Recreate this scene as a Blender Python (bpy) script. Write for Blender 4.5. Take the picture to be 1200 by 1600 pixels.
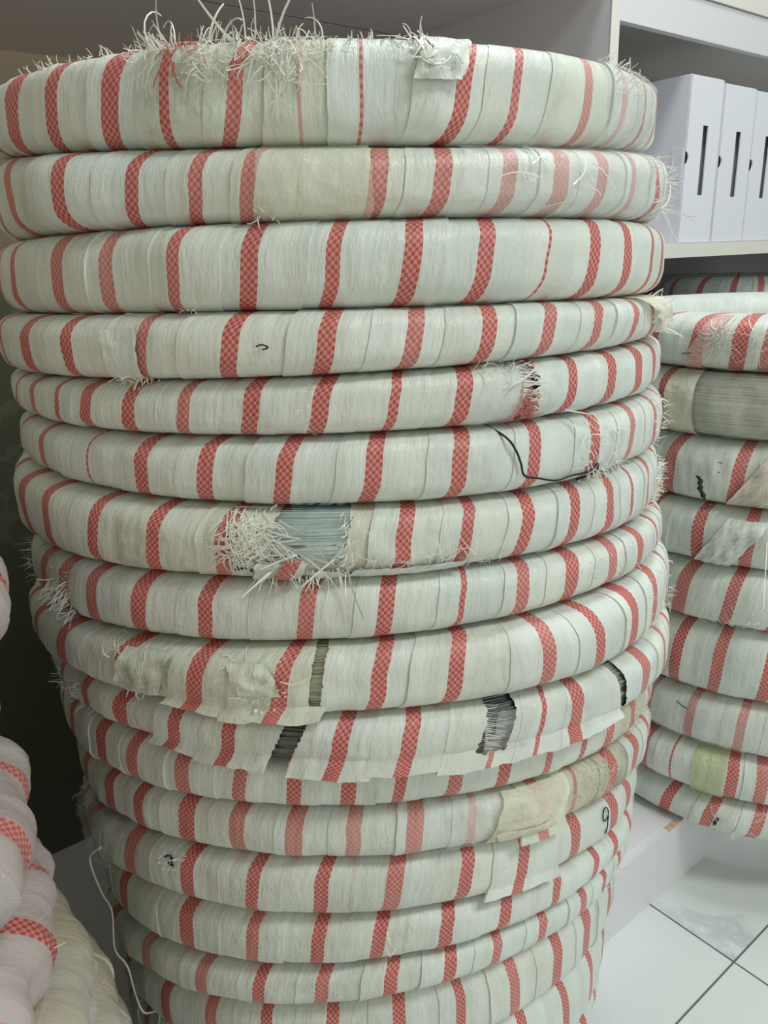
import bpy, bmesh, math, random
from mathutils import Vector, Matrix, noise

for o in list(bpy.data.objects):
    bpy.data.objects.remove(o)
scene = bpy.context.scene
COL = scene.collection
PI = math.pi

# ------------------------------------------------------------------ camera
PITCH, ROLL = math.radians(18.3), math.radians(1.95)
fw = Vector((0, math.cos(PITCH), -math.sin(PITCH)))
up0 = Vector((0, math.sin(PITCH), math.cos(PITCH)))
rt0 = Vector((1, 0, 0))
rt = rt0 * math.cos(ROLL) - up0 * math.sin(ROLL)
up = up0 * math.cos(ROLL) + rt0 * math.sin(ROLL)
cam_data = bpy.data.cameras.new('camera')
cam = bpy.data.objects.new('camera', cam_data)
COL.objects.link(cam)
cam.matrix_world = Matrix(((rt.x, up.x, -fw.x, 0), (rt.y, up.y, -fw.y, 0), (rt.z, up.z, -fw.z, 1.0), (0, 0, 0, 1)))
cam_data.sensor_fit = 'VERTICAL'
cam_data.sensor_height = 24.0
cam_data.lens = 24.0 * 1220.0 / 1600.0
cam_data.clip_start = 0.02
scene.camera = cam

# ------------------------------------------------------------------ light and exposure
world = bpy.data.worlds.new('world')
scene.world = world
world.use_nodes = True
world.node_tree.nodes['Background'].inputs[0].default_value = (0.93, 1.0, 0.93, 1)
world.node_tree.nodes['Background'].inputs[1].default_value = 0.48


def area(name, loc, target, size, power, color):
    l = bpy.data.lights.new(name, 'AREA')
    l.shape = 'RECTANGLE'
    l.size, l.size_y = size
    l.energy = power
    l.color = color
    o = bpy.data.objects.new(name, l)
    COL.objects.link(o)
    o.location = loc
    d = Vector(target) - Vector(loc)
    o.rotation_euler = d.to_track_quat('-Z', 'Y').to_euler()
    return o


area('ceiling_lamp', (0.62, 0.98, 2.68), (0.62, 0.98, 0), (0.6, 0.3), 29, (0.95, 0.98, 1.0))
area('ceiling_lamp', (1.3, -0.25, 2.68), (1.3, -0.25, 0), (1.2, 0.4), 44, (0.95, 1.0, 0.95))
# fill light added out of view, right behind the camera, so the left falls off
area('right_fill_light', (2.7, -1.5, 1.25), (0.2, 1.0, 0.9), (2.2, 2.2), 30, (0.94, 1.0, 0.97))
vs = scene.view_settings
scene.display_settings.display_device = 'sRGB'
vs.view_transform = 'Standard'
vs.look = 'None'
vs.gamma = 1.0
vs.use_curve_mapping = False
vs.exposure = -0.54


# ------------------------------------------------------------------ materials
class N:
    """small helper around a node tree"""

    def __init__(self, name):
        self.m = bpy.data.materials.new(name)
        self.m.use_nodes = True
        self.t = self.m.node_tree
        self.b = self.t.nodes['Principled BSDF']

    def n(self, kind, **kw):
        x = self.t.nodes.new(kind)
        for k, v in kw.items():
            setattr(x, k, v)
        return x

    def put(self, sock, v):
        if v is None:
            return
        if isinstance(v, bpy.types.NodeSocket):
            self.t.links.new(v, sock)
        else:
            sock.default_value = v

    def math(self, op, a, b=None, c=None, clamp=False):
        x = self.n('ShaderNodeMath', operation=op, use_clamp=clamp)
        self.put(x.inputs[0], a)
        self.put(x.inputs[1], b)
        if c is not None:
            self.put(x.inputs[2], c)
        return x.outputs[0]

    def mix(self, f, a, b, mode='MIX'):
        x = self.n('ShaderNodeMix', data_type='RGBA', blend_type=mode)
        self.put(x.inputs[0], f)
        self.put(x.inputs[6], a)
        self.put(x.inputs[7], b)
        return x.outputs[2]

    def ramp(self, f, lo, hi, a=0.0, b=1.0):
        x = self.n('ShaderNodeMapRange')
        self.put(x.inputs[0], f)
        for i, v in enumerate((lo, hi, a, b)):
            x.inputs[i + 1].default_value = v
        return x.outputs[0]

    def noise(self, vec, scale, detail=3.0, rough=0.55, dim='3D'):
        x = self.n('ShaderNodeTexNoise', noise_dimensions=dim)
        if dim == '1D':
            self.put(x.inputs['W'], vec)
        elif vec is not None:
            self.put(x.inputs['Vector'], vec)
        x.inputs['Scale'].default_value = scale
        x.inputs['Detail'].default_value = detail
        x.inputs['Roughness'].default_value = rough
        return x.outputs[0]

    def set(self, **kw):
        for k, v in kw.items():
            self.put(self.b.inputs[k.replace('_', ' ')], v)

    def bump(self, h, strength, dist, normal=None):
        x = self.n('ShaderNodeBump')
        self.put(x.inputs['Height'], h)
        x.inputs['Strength'].default_value = strength
        x.inputs['Distance'].default_value = dist
        if normal is not None:
            self.put(x.inputs['Normal'], normal)
        return x.outputs[0]


def rgb(r, g, b):
    return (r, g, b, 1.0)


def fabric_material(name, white, dirt_amount=0.5, rough=0.37, pattern=True):
    """woven polypropylene sacking: UV in tape widths (x across the strip, y along it), UV map 'aux' = (half stripe width, fade)"""
    k = N(name)
    uv = k.n('ShaderNodeUVMap', uv_map='UVMap').outputs[0]
    aux = k.n('ShaderNodeUVMap', uv_map='aux').outputs[0]
    s = k.n('ShaderNodeSeparateXYZ')
    k.put(s.inputs[0], uv)
    sa = k.n('ShaderNodeSeparateXYZ')
    k.put(sa.inputs[0], aux)
    x, y, hw, fade = s.outputs[0], s.outputs[1], sa.outputs[0], sa.outputs[1]
    oi = k.n('ShaderNodeObjectInfo')
    oc = k.n('ShaderNodeTexCoord').outputs['Object']
    rnd = oi.outputs['Random']
    # faint folds and doubled layers running with the strip
    xr = k.math('ADD', x, k.math('MULTIPLY', rnd, 400.0))
    lay = k.noise(xr, 0.085, 0.0, 0.5, '1D')
    lay = k.ramp(lay, 0.44, 0.50, 0.0, 1.0)
    base = k.mix(k.math('MULTIPLY', lay, 0.38), rgb(*white), rgb(white[0] * 0.86, white[1] * 0.885, white[2] * 0.885))
    base = k.mix(1.0, base, oi.outputs['Color'], 'MULTIPLY')
    if pattern:
        # the printed stripe of an under layer shows through faintly
        gx = k.math('ABSOLUTE', k.math('SUBTRACT', x, k.ramp(rnd, 0.0, 1.0, 11.0, 24.0)))
        ghost = k.math('LESS_THAN', gx, k.math('MULTIPLY', hw, 1.15))
        ghost = k.math('MULTIPLY', ghost, k.ramp(k.math('FRACT', k.math('MULTIPLY', rnd, 7.31)), 0.45, 1.0, 0.0, 0.34))
        base = k.mix(ghost, base, rgb(0.60, 0.44, 0.45))
    n1 = k.noise(oc, 9.0, 5.0, 0.62)
    n2 = k.noise(oc, 55.0, 4.0, 0.7)
    d = k.ramp(k.math('ADD', k.math('MULTIPLY', n1, 0.7), k.math('MULTIPLY', n2, 0.3)), 0.50, 0.66)
    alpha = k.math('SUBTRACT', 1.0, oi.outputs['Alpha'])
    da = k.math('MULTIPLY', d, k.math('ADD', k.math('MULTIPLY', alpha, 1.0), 0.16 * dirt_amount), None, True)
    base = k.mix(da, base, rgb(0.27, 0.235, 0.16))
    # the red stripe: red and pale tapes woven in a check
    wob = k.math('MULTIPLY', k.math('SUBTRACT', k.noise(y, 0.35, 1.0, 0.5, '1D'), 0.5), 0.8)
    xs = k.math('ADD', x, wob)
    mask = k.math('LESS_THAN', k.math('ABSOLUTE', x), hw)
    cx_ = k.math('FLOOR', k.math('ADD', x, 0.5))
    cy_ = k.math('FLOOR', k.math('MULTIPLY', y, 0.9))
    par = k.math('FLOORED_MODULO', k.math('ADD', cx_, cy_), 2.0)
    red = k.mix(par, rgb(0.64, 0.25, 0.22), rgb(0.44, 0.048, 0.046))
    fadem = k.math('ADD', fade, k.math('MULTIPLY', n2, 0.22), None, True)
    red = k.mix(fadem, red, rgb(0.66, 0.42, 0.38))
    col = k.mix(mask, base, red) if pattern else base
    # weave relief
    wx = k.math('SINE', k.math('MULTIPLY', x, 2 * PI))
    wy = k.math('SINE', k.math('MULTIPLY', y, 0.9 * 2 * PI))
    weave = k.math('MULTIPLY', wx, wy)
    cv = k.n('ShaderNodeCombineXYZ')
    k.put(cv.inputs[0], k.math('MULTIPLY', xr, 0.16))
    k.put(cv.inputs[1], k.math('MULTIPLY', y, 0.035))
    fold = k.noise(cv.outputs[0], 1.0, 5.0, 0.6)
    nb = k.bump(weave, 0.09, 0.0011)
    nb = k.bump(fold, 0.5, 0.007, nb)
    nb = k.bump(k.noise(oc, 38.0, 3.0, 0.6), 0.28, 0.004, nb)
    k.set(Base_Color=col, Roughness=k.ramp(n2, 0.3, 0.7, rough - 0.06, rough + 0.10), Normal=nb, Specular_IOR_Level=0.42)
    return k.m


def plain(name, color, rough=0.5, spec=0.4, metal=0.0, vary=0.06, scale=18.0, bump=0.0):
    k = N(name)
    oc = k.n('ShaderNodeTexCoord').outputs['Object']
    f = k.noise(oc, scale, 4.0, 0.6)
    c2 = tuple(max(0.0, c * (1 - vary * 4)) for c in color)
    col = k.mix(k.ramp(f, 0.35, 0.75, 0.0, 0.5), rgb(*color), rgb(*c2))
    k.set(Base_Color=col, Roughness=rough, Specular_IOR_Level=spec, Metallic=metal)
    if bump:
        k.set(Normal=k.bump(f, bump, 0.01))
    return k.m


def film_material(name, color, clear, rough=0.12):
    """thin plastic film: partly see-through, crinkled and shiny"""
    k = N(name)
    oc = k.n('ShaderNodeTexCoord').outputs['Object']
    f = k.noise(oc, 42.0, 5.0, 0.65)
    g = k.noise(oc, 160.0, 2.0, 0.5)
    nb = k.bump(f, 0.5, 0.007)
    nb = k.bump(g, 0.35, 0.003, nb)
    k.set(Base_Color=rgb(*color), Roughness=rough, Normal=nb, Specular_IOR_Level=0.6,
          Alpha=k.ramp(f, 0.35, 0.7, 1 - clear - 0.08, 1 - clear + 0.12))
    return k.m


def marble_material(name, base, vein, scale, gloss):
    k = N(name)
    oc = k.n('ShaderNodeTexCoord').outputs['Object']
    oi = k.n('ShaderNodeObjectInfo')
    v = k.n('ShaderNodeVectorMath', operation='ADD')
    k.put(v.inputs[0], oc)
    cb = k.n('ShaderNodeCombineXYZ')
    k.put(cb.inputs[2], k.math('MULTIPLY', oi.outputs['Random'], 40.0))
    k.put(v.inputs[1], cb.outputs[0])
    w = k.noise(v.outputs[0], scale, 6.0, 0.6)
    vein_f = k.ramp(k.math('ABSOLUTE', k.math('SUBTRACT', w, 0.5)), 0.0, 0.030, 1.0, 0.0)
    big = k.ramp(k.noise(v.outputs[0], scale * 0.7, 2.0, 0.5), 0.42, 0.58)
    col = k.mix(k.math('MULTIPLY', vein_f, k.math('MULTIPLY', big, 0.85)), rgb(*base), rgb(*vein))
    k.set(Base_Color=col, Roughness=gloss, Specular_IOR_Level=0.5)
    return k.m


M = {}
M['fabric'] = fabric_material('woven_sacking', (0.715, 0.76, 0.71))
M['fabric_pink'] = fabric_material('pinkish_sacking', (0.50, 0.43, 0.415), 0.6, 0.5)
M['film_wrap'] = fabric_material('cream_film_wrapping', (0.54, 0.485, 0.375), 0.8, 0.3, False)
M['thread'] = plain('loose_tape_threads', (0.84, 0.83, 0.77), 0.4, 0.4)
M['thread_red'] = plain('loose_red_threads', (0.56, 0.17, 0.15), 0.45, 0.4)
M['thread_dirty'] = plain('dirty_fibres', (0.66, 0.615, 0.50), 0.7, 0.2)
M['wire'] = plain('galvanised_wire', (0.74, 0.88, 0.90), 0.2, 0.5, 0.9, 0.12, 60)
M['wire_dark'] = plain('dark_wire', (0.17, 0.185, 0.18), 0.32, 0.5, 0.6, 0.1, 60)
M['wire_olive'] = plain('olive_wire', (0.52, 0.54, 0.42), 0.3, 0.5, 0.55, 0.12, 40)
M['tape'] = film_material('yellowed_clear_tape', (0.93, 0.91, 0.78), 0.68, 0.14)
M['tape_cream'] = film_material('cream_packing_tape', (0.86, 0.83, 0.68), 0.3, 0.35)
M['tape_green'] = film_material('yellow_green_tape', (0.60, 0.66, 0.38), 0.35, 0.3)
M['film'] = film_material('clear_film', (0.86, 0.87, 0.86), 0.78, 0.10)
M['black'] = plain('black_tie', (0.012, 0.014, 0.016), 0.4, 0.4)
M['ink'] = plain('marker_ink', (0.02, 0.03, 0.04), 0.6, 0.2)
M['laminate'] = plain('white_laminate', (0.74, 0.735, 0.76), 0.35, 0.45, 0, 0.01, 3)
M['laminate_grey'] = plain('grey_laminate', (0.77, 0.74, 0.79), 0.4, 0.4, 0, 0.015, 3)
M['laminate_shaded'] = plain('shaded_back_board', (0.42, 0.40, 0.41), 0.5, 0.3, 0, 0.015, 3)  # darker copy of the laminate, the bays' shade put into its colour
M['edge'] = plain('cream_edge_band', (0.77, 0.75, 0.69), 0.4, 0.4, 0, 0.01, 3)
M['carton'] = plain('white_card', (0.77, 0.78, 0.85), 0.55, 0.3, 0, 0.012, 6)
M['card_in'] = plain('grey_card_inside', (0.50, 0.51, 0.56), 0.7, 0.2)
M['kraft'] = plain('brown_card', (0.52, 0.33, 0.17), 0.7, 0.2, 0, 0.04, 8)
M['chipboard'] = plain('raw_chipboard', (0.62, 0.46, 0.32), 0.8, 0.1, 0, 0.06, 60)
M['tile'] = marble_material('marble_tile', (0.66, 0.70, 0.69), (0.40, 0.46, 0.48), 2.3, 0.16)
M['grout'] = plain('grey_grout', (0.17, 0.18, 0.175), 0.9, 0.1)
M['wall'] = plain('beige_plaster', (0.74, 0.62, 0.46), 0.85, 0.2, 0, 0.02, 4)
M['wainscot'] = marble_material('green_marble', (0.12, 0.14, 0.09), (0.20, 0.21, 0.15), 7.0, 0.35)
M['ceiling'] = plain('white_ceiling', (0.80, 0.80, 0.78), 0.9, 0.1, 0, 0.01)


# ------------------------------------------------------------------ builders
def obj(name, verts, faces, mat, parent=None, smooth=False):
    me = bpy.data.meshes.new(name)
    me.from_pydata([tuple(v) for v in verts], [], faces)
    me.materials.append(mat)
    if smooth:
        me.polygons.foreach_set('use_smooth', [True] * len(me.polygons))
    me.update()
    o = bpy.data.objects.new(name, me)
    COL.objects.link(o)
    if parent is not None:
        o.parent = parent
        o.matrix_parent_inverse = Matrix.Translation(parent.location).inverted()
    return o


def thing(name, label, cat, loc=(0, 0, 0), group=None):
    o = bpy.data.objects.new(name, None)
    o.empty_display_size = 0.05
    COL.objects.link(o)
    o.location = loc
    o['label'] = label
    o['category'] = cat
    if group:
        o['group'] = group
    return o


def structure(o):
    o['kind'] = 'structure'
    return o


def ribbon(verts, faces, pts, w, nrm=None):
    """append a flat tape through pts, tapering at its end"""
    b = len(verts)
    n = len(pts)
    for i, p in enumerate(pts):
        t = (pts[min(i + 1, n - 1)] - pts[max(i - 1, 0)]).normalized()
        side = t.cross(nrm if nrm is not None else Vector((0.3, -1, 0.2)))
        if side.length < 1e-4:
            side = t.cross(Vector((1, 0, 0)))
        side = side.normalized() * (w * 0.5 * (1 - 0.5 * i / (n - 1)))
        verts += [p - side, p + side]
        if i:
            faces.append((b + 2 * i - 2, b + 2 * i - 1, b + 2 * i + 1, b + 2 * i))


def tube(verts, faces, pts, r, seg=6):
    b = len(verts)
    n = len(pts)
    for i, p in enumerate(pts):
        t = (pts[min(i + 1, n - 1)] - pts[max(i - 1, 0)]).normalized()
        a = t.cross(Vector((0.21, 0.37, 0.9))).normalized()
        c = t.cross(a)
        for j in range(seg):
            g = 2 * PI * j / seg
            verts.append(p + (a * math.cos(g) + c * math.sin(g)) * r)
            if i:
                k = (j + 1) % seg
                q = b + (i - 1) * seg
                faces.append((q + j, q + k, q + seg + k, q + seg + j))
    faces.append(tuple(b + j for j in range(seg))[::-1])
    faces.append(tuple(b + (n - 1) * seg + j for j in range(seg)))


def smooth_path(ps, sub=5):
    out = []
    n = len(ps)
    for i in range(n - 1):
        p0, p1, p2, p3 = ps[max(i - 1, 0)], ps[i], ps[i + 1], ps[min(i + 2, n - 1)]
        for k in range(sub):
            t = k / sub
            out.append(0.5 * ((2 * p1) + (p2 - p0) * t + (2 * p0 - 5 * p1 + 4 * p2 - p3) * t * t + (3 * p1 - p0 - 3 * p2 + p3) * t ** 3))
    out.append(ps[-1])
    return out


def box_data(verts, faces, fn, s0, s1, t0, t1, z0, z1):
    b = len(verts)
    for s, t, z in ((s0, t0, z0), (s1, t0, z0), (s1, t1, z0), (s0, t1, z0), (s0, t0, z1), (s1, t0, z1), (s1, t1, z1), (s0, t1, z1)):
        verts.append(fn(s, t, z))
    for f in ((3, 2, 1, 0), (4, 5, 6, 7), (0, 1, 5, 4), (1, 2, 6, 5), (2, 3, 7, 6), (3, 0, 4, 7)):
        faces.append(tuple(b + i for i in f))


def block(name, fn, rng, mat, parent=None, bevel=0.0):
    v, f = [], []
    box_data(v, f, fn, *rng)
    o = obj(name, v, f, mat, parent)
    if bevel:
        bm = bmesh.new()
        bm.from_mesh(o.data)
        bmesh.ops.bevel(bm, geom=list(bm.edges), offset=bevel, segments=2, affect='EDGES', profile=0.6)
        bm.to_mesh(o.data)
        bm.free()
    return o


# shelving frame: s runs along the shelf front, t goes back into it
P = Vector((0.4297, 1.55, 0))
E1 = Vector((math.sin(math.radians(52)), math.cos(math.radians(52)), 0))
E2 = Vector((-E1.y, E1.x, 0))


def sh(s, t, z):
    return P + E1 * s + E2 * t + Vector((0, 0, z))


# ------------------------------------------------------------------ room
PL = -0.4303   # front of the low platform
fl = structure(block('floor', sh, (-2.6, 2.2, -2.0, 1.06, -0.05, -0.003), M['grout']))
TS = 0.45
for i in range(-4, 6):
    for j in range(0, 4):
        s0 = -0.3701 + i * TS
        t1 = PL - 0.14 - (j - 1) * TS
        t0 = t1 - TS
        t1 = min(t1, PL + 0.02)
        block('floor_tile', sh, (s0 + 0.0016, s0 + TS - 0.0016, t0 + 0.0016, t1 - 0.0016, -0.004, 0.0), M['tile'], fl)
structure(block('wall_back', sh, (-2.6, 2.2, 1.06, 1.14, -0.05, 2.75), M['wall']))
structure(block('trim_1', sh, (-1.75, -0.16, 0.16, 0.19, 0.1245, 0.99), M['wainscot']))
structure(block('left_shade_wall', sh, (-1.83, -1.75, -2.0, 1.06, -0.05, 1.2), M['wall']))  # unseen half wall, added and its height set to shade the lower left
structure(block('ceiling', sh, (-2.6, 2.2, -2.0, 1.14, 2.75, 2.8), M['ceiling']))

# ------------------------------------------------------------------ shelf unit
unit = thing('shelf_unit', 'white laminate shelf unit with open bays and a low platform behind the coil stacks', 'shelf', sh(0.3, 0.2, 0))
block('divider_panel', sh, (-0.011, 0.011, 0.0, 1.04, 0.972, 2.3), M['laminate_grey'], unit)
block('divider_edge', sh, (-0.012, 0.012, -0.0015, 0.0, 0.972, 2.3), M['edge'], unit)
block('top_panel', sh, (-1.15, -0.011, 0.0, 0.5185, 1.4465, 1.474), M['laminate_grey'], unit)
block('top_panel', sh, (-1.15, -0.011, 0.5215, 1.045, 1.445, 1.474), M['laminate_grey'], unit)
block('panel_joint', sh, (-1.15, -0.011, 0.5184, 0.5216, 1.4458, 1.474), M['grout'], unit)
block('fascia', sh, (0.012, 1.7, 0.0, 0.016, 1.373, 1.441), M['laminate'], unit, 0.001)
block('top_board', sh, (0.011, 1.7, -0.004, 0.5, 1.4425, 1.474), M['edge'], unit, 0.001)
block('upper_back_panel', sh, (0.011, 1.7, 0.5, 0.516, 0.972, 1.4425), M['laminate_shaded'], unit)
block('shelf_board', sh, (0.011, 1.7, 0.0, 0.5, 0.9725, 1.0), M['laminate'], unit)
block('shelf_board_edge', sh, (0.011, 1.7, -0.0015, 0.0, 0.972, 1.0005), M['edge'], unit)
block('lower_back_panel', sh, (-0.4, 0.448, 0.5, 0.516, 0.1245, 0.972), M['laminate_shaded'], unit)
block('lower_back_panel', sh, (0.453, 1.7, 0.5, 0.516, 0.1245, 0.972), M['laminate_shaded'], unit)
block('inner_shelf', sh, (0.02, 1.7, 0.03, 0.5, 0.786, 0.804), M['laminate'], unit)
block('side_panel', sh, (1.7, 1.72, 0.0, 0.516, 0.1245, 1.474), M['laminate'], unit)
block('base_platform', sh, (-2.4, 1.72, PL + 0.012, 1.04, 0.0, 0.1245), M['laminate'], unit)
block('kickboard', sh, (-2.4, 1.72, PL, PL + 0.012, 0.0, 0.1235), M['laminate'], unit)
vv, ff = [], []
for a, b in ((-0.335, 0.012), (-0.322, 0.016), (-0.30, 0.006)):
    box_data(vv, ff, sh, a, a + b, PL - 0.0006, PL + 0.008, 0.1205, 0.1248)
obj('chipped_edge', vv, ff, M['chipboard'], unit)['label'] = 'chipped corner showing raw orange chipboard'


# ------------------------------------------------------------------ white file boxes on the shelf
def file_box(s0, w, h, t0, depth, label, tab=False, tilt=0.0):
    root = thing('file_box', label, 'box', sh(s0 + w / 2, t0 + depth / 2, 1.0), 'white file boxes on the shelf')
    fn = lambda s, t, z: sh(s0 + s + (t - t0) * 0 + tilt * z, t0 + t, 1.0005 + z)
    # carcass, open at the front behind the front panel
    v, f = [], []
    th = 0.0025
    box_data(v, f, fn, 0, th, 0.003, depth, 0, h)
    box_data(v, f, fn, w - th, w, 0.003, depth, 0, h)
    box_data(v, f, fn, th, w - th, 0.003, depth, 0, th)
    box_data(v, f, fn, th, w - th, 0.003, depth, h - th, h)
    box_data(v, f, fn, th, w - th, depth - th, depth, th, h - th)
    obj('carcass', v, f, M['carton'], root)
    # front panel with a thumb notch in its left edge and a long slot
    sx0, sx1, sz0, sz1 = w * 0.46, w * 0.62, h * 0.30, h * 0.72
    zc, r = h * 0.52, 0.012
    out = [(0.0012, 0.001)]
    for i in range(9):
        g = -PI / 2 + PI * i / 8
        out.append((0.0012 + r * math.cos(g) * 0.85, zc + r * math.sin(g)))
    out.append((0.0012, h - 0.001))
    bm = bmesh.new()
    loops = [out + [(sx0, h - 0.001), (sx0, sz1), (sx0, sz0), (sx0, 0.001)],
             [(sx0, 0.001), (sx0, sz0), (sx1, sz0), (sx1, 0.001)],
             [(sx0, sz1), (sx0, h - 0.001), (sx1, h - 0.001), (sx1, sz1)],
             [(sx1, 0.001), (sx1, sz0), (sx1, sz1), (sx1, h - 0.001), (w - 0.001, h - 0.001), (w - 0.001, 0.001)]]
    cache = {}
    for lp in loops:
        vs_ = []
        for q in lp:
            key = (round(q[0], 5), round(q[1], 5))
            if key not in cache:
                cache[key] = bm.verts.new(fn(q[0], 0.0, q[1]))
            vs_.append(cache[key])
        bm.faces.new(vs_)
    bmesh.ops.recalc_face_normals(bm, faces=bm.faces)
    ex = bmesh.ops.extrude_face_region(bm, geom=list(bm.faces))
    bmesh.ops.translate(bm, verts=[e for e in ex['geom'] if isinstance(e, bmesh.types.BMVert)], vec=E2 * 0.0026)
    bmesh.ops.recalc_face_normals(bm, faces=bm.faces)
    me = bpy.data.meshes.new('front_panel')
    bm.to_mesh(me)
    bm.free()
    me.materials.append(M['carton'])
    o = bpy.data.objects.new('front_panel', me)
    COL.objects.link(o)
    o.parent = root
    o.matrix_parent_inverse = Matrix.Translation(root.location).inverted()
    v, f = [], []
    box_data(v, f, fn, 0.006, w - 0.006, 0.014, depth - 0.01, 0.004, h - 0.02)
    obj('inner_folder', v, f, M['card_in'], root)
    if tab:
        v, f = [], []
        box_data(v, f, fn, -0.0009, 0.0, 0.006, 0.032, h * 0.39, h * 0.58)
        obj('side_tab', v, f, M['carton'], root)
    v, f = [], []
    box_data(v, f, fn, 0.002, w - 0.002, 0.004, depth - 0.004, h, h + 0.0012)
    obj('lid_flap', v, f, M['carton'], root)
    return root


file_box(0.258, 0.121, 0.314, 0.004, 0.28, 'white card file box with a tab on its bared left side, leftmost on the shelf', True, 0.010)
file_box(0.386, 0.128, 0.309, 0.004, 0.28, 'white card file box in the middle of the shelf, between two others', False, 0.008)
file_box(0.520, 0.122, 0.307, 0.006, 0.28, 'white card file box cut off by the right edge of the photo', False, 0.007)
b_ = thing('cardboard_box', 'brown cardboard box on top of the white shelf unit', 'box', sh(0.8, 0.2, 1.474))
block('carton_body', sh, (0.50, 1.1, 0.03, 0.36, 1.4745, 1.64), M['kraft'], b_, 0.002)
block('lid_flap', sh, (0.502, 1.098, 0.031, 0.19, 1.6405, 1.643), M['kraft'], b_)
block('lid_flap', sh, (0.502, 1.098, 0.20, 0.359, 1.6405, 1.643), M['kraft'], b_)

# ------------------------------------------------------------------ wrapped wire coils
def spow(v, e):
    return math.copysign(abs(v) ** e, v)


class Coil:
    """a ring of wire between a lower and an upper (gently tilted) contact surface.
    phi = 0 faces -Y, positive to +X; psi = 0 is the outer face of the ring, +pi/2 its top"""

    def __init__(self, root, cx, cy, R, a, lo, hi, seed, n=3.0, amp=0.0028, cell=0.0023, face=0.0, gap=0.001):
        self.gap = gap
        self.root, self.cx, self.cy, self.R, self.a, self.lo, self.hi = root, cx, cy, R, a, lo, hi
        self.seed, self.n, self.amp, self.cell, self.face = seed, n, amp, cell, face
        self.rng = random.Random(seed)
        self.lumps = []

    def z(self, q, x, y):
        dy = y - self.cy
        if dy > 0:
            dy = 0.06 * (1 - math.exp(-dy / 0.06))
        return q[0] + q[1] * x + q[2] * dy

    def pt(self, phi, psi, lift=0.0):
        g = phi + self.face
        c, s = spow(math.cos(psi), 2 / self.n), spow(math.sin(psi), 2 / self.n)
        k = noise.noise(Vector((math.sin(g) * 7, math.cos(g) * 7, self.seed * 3.7 + s * 0.6)))
        k += 0.5 * noise.noise(Vector((math.sin(g) * 22, math.cos(g) * 22, self.seed * 1.3 + s * 1.4)))
        bulge = 0.0
        for f0, wd, hgt in self.lumps:
            bulge += hgt * math.exp(-((phi - f0) / wd) ** 2)
        r = self.R - self.a + c * (self.a + lift + self.amp * k + bulge)
        x, y = self.cx + r * math.sin(g), self.cy - r * math.cos(g)
        a, b = self.z(self.lo, x, y), self.z(self.hi, x, y)
        h = (b - a) / 2 - self.gap + min(lift, 0.004) * 0.45
        return Vector((x, y, (a + b) / 2 + h * s))

    def normal(self, phi, psi):
        p = self.pt(phi, psi)
        u = self.pt(phi + 0.01, psi) - p
        v = self.pt(phi, psi + 0.05) - p
        return u.cross(v).normalized()

    def s2psi(self, s):
        """height fraction (-1 bottom .. 1 top) to tube angle"""
        s = max(-1, min(1, s))
        return math.asin(spow(s, self.n / 2))

    def at(self, phi, s, lift=0.0):
        return self.pt(phi, self.s2psi(s), lift)


def psi_samples(n):
    out = []
    for j in range(n + 1):
        t = -1 + 2 * j / n
        out.append(PI * (0.72 * t + 0.28 * t ** 3))
    return out


def make_mesh(name, verts, faces, uvs, aux, mat, parent, smooth=True):
    o = obj(name, verts, faces, mat, parent, smooth)
    me = o.data
    li = [0] * len(me.loops)
    me.loops.foreach_get('vertex_index', li)
    l1 = me.uv_layers.new(name='UVMap')
    l2 = me.uv_layers.new(name='aux')
    d1, d2 = [], []
    for i in li:
        d1 += uvs[i]
        d2 += aux
    l1.data.foreach_set('uv', d1)
    l2.data.foreach_set('uv', d2)
    return o


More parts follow.
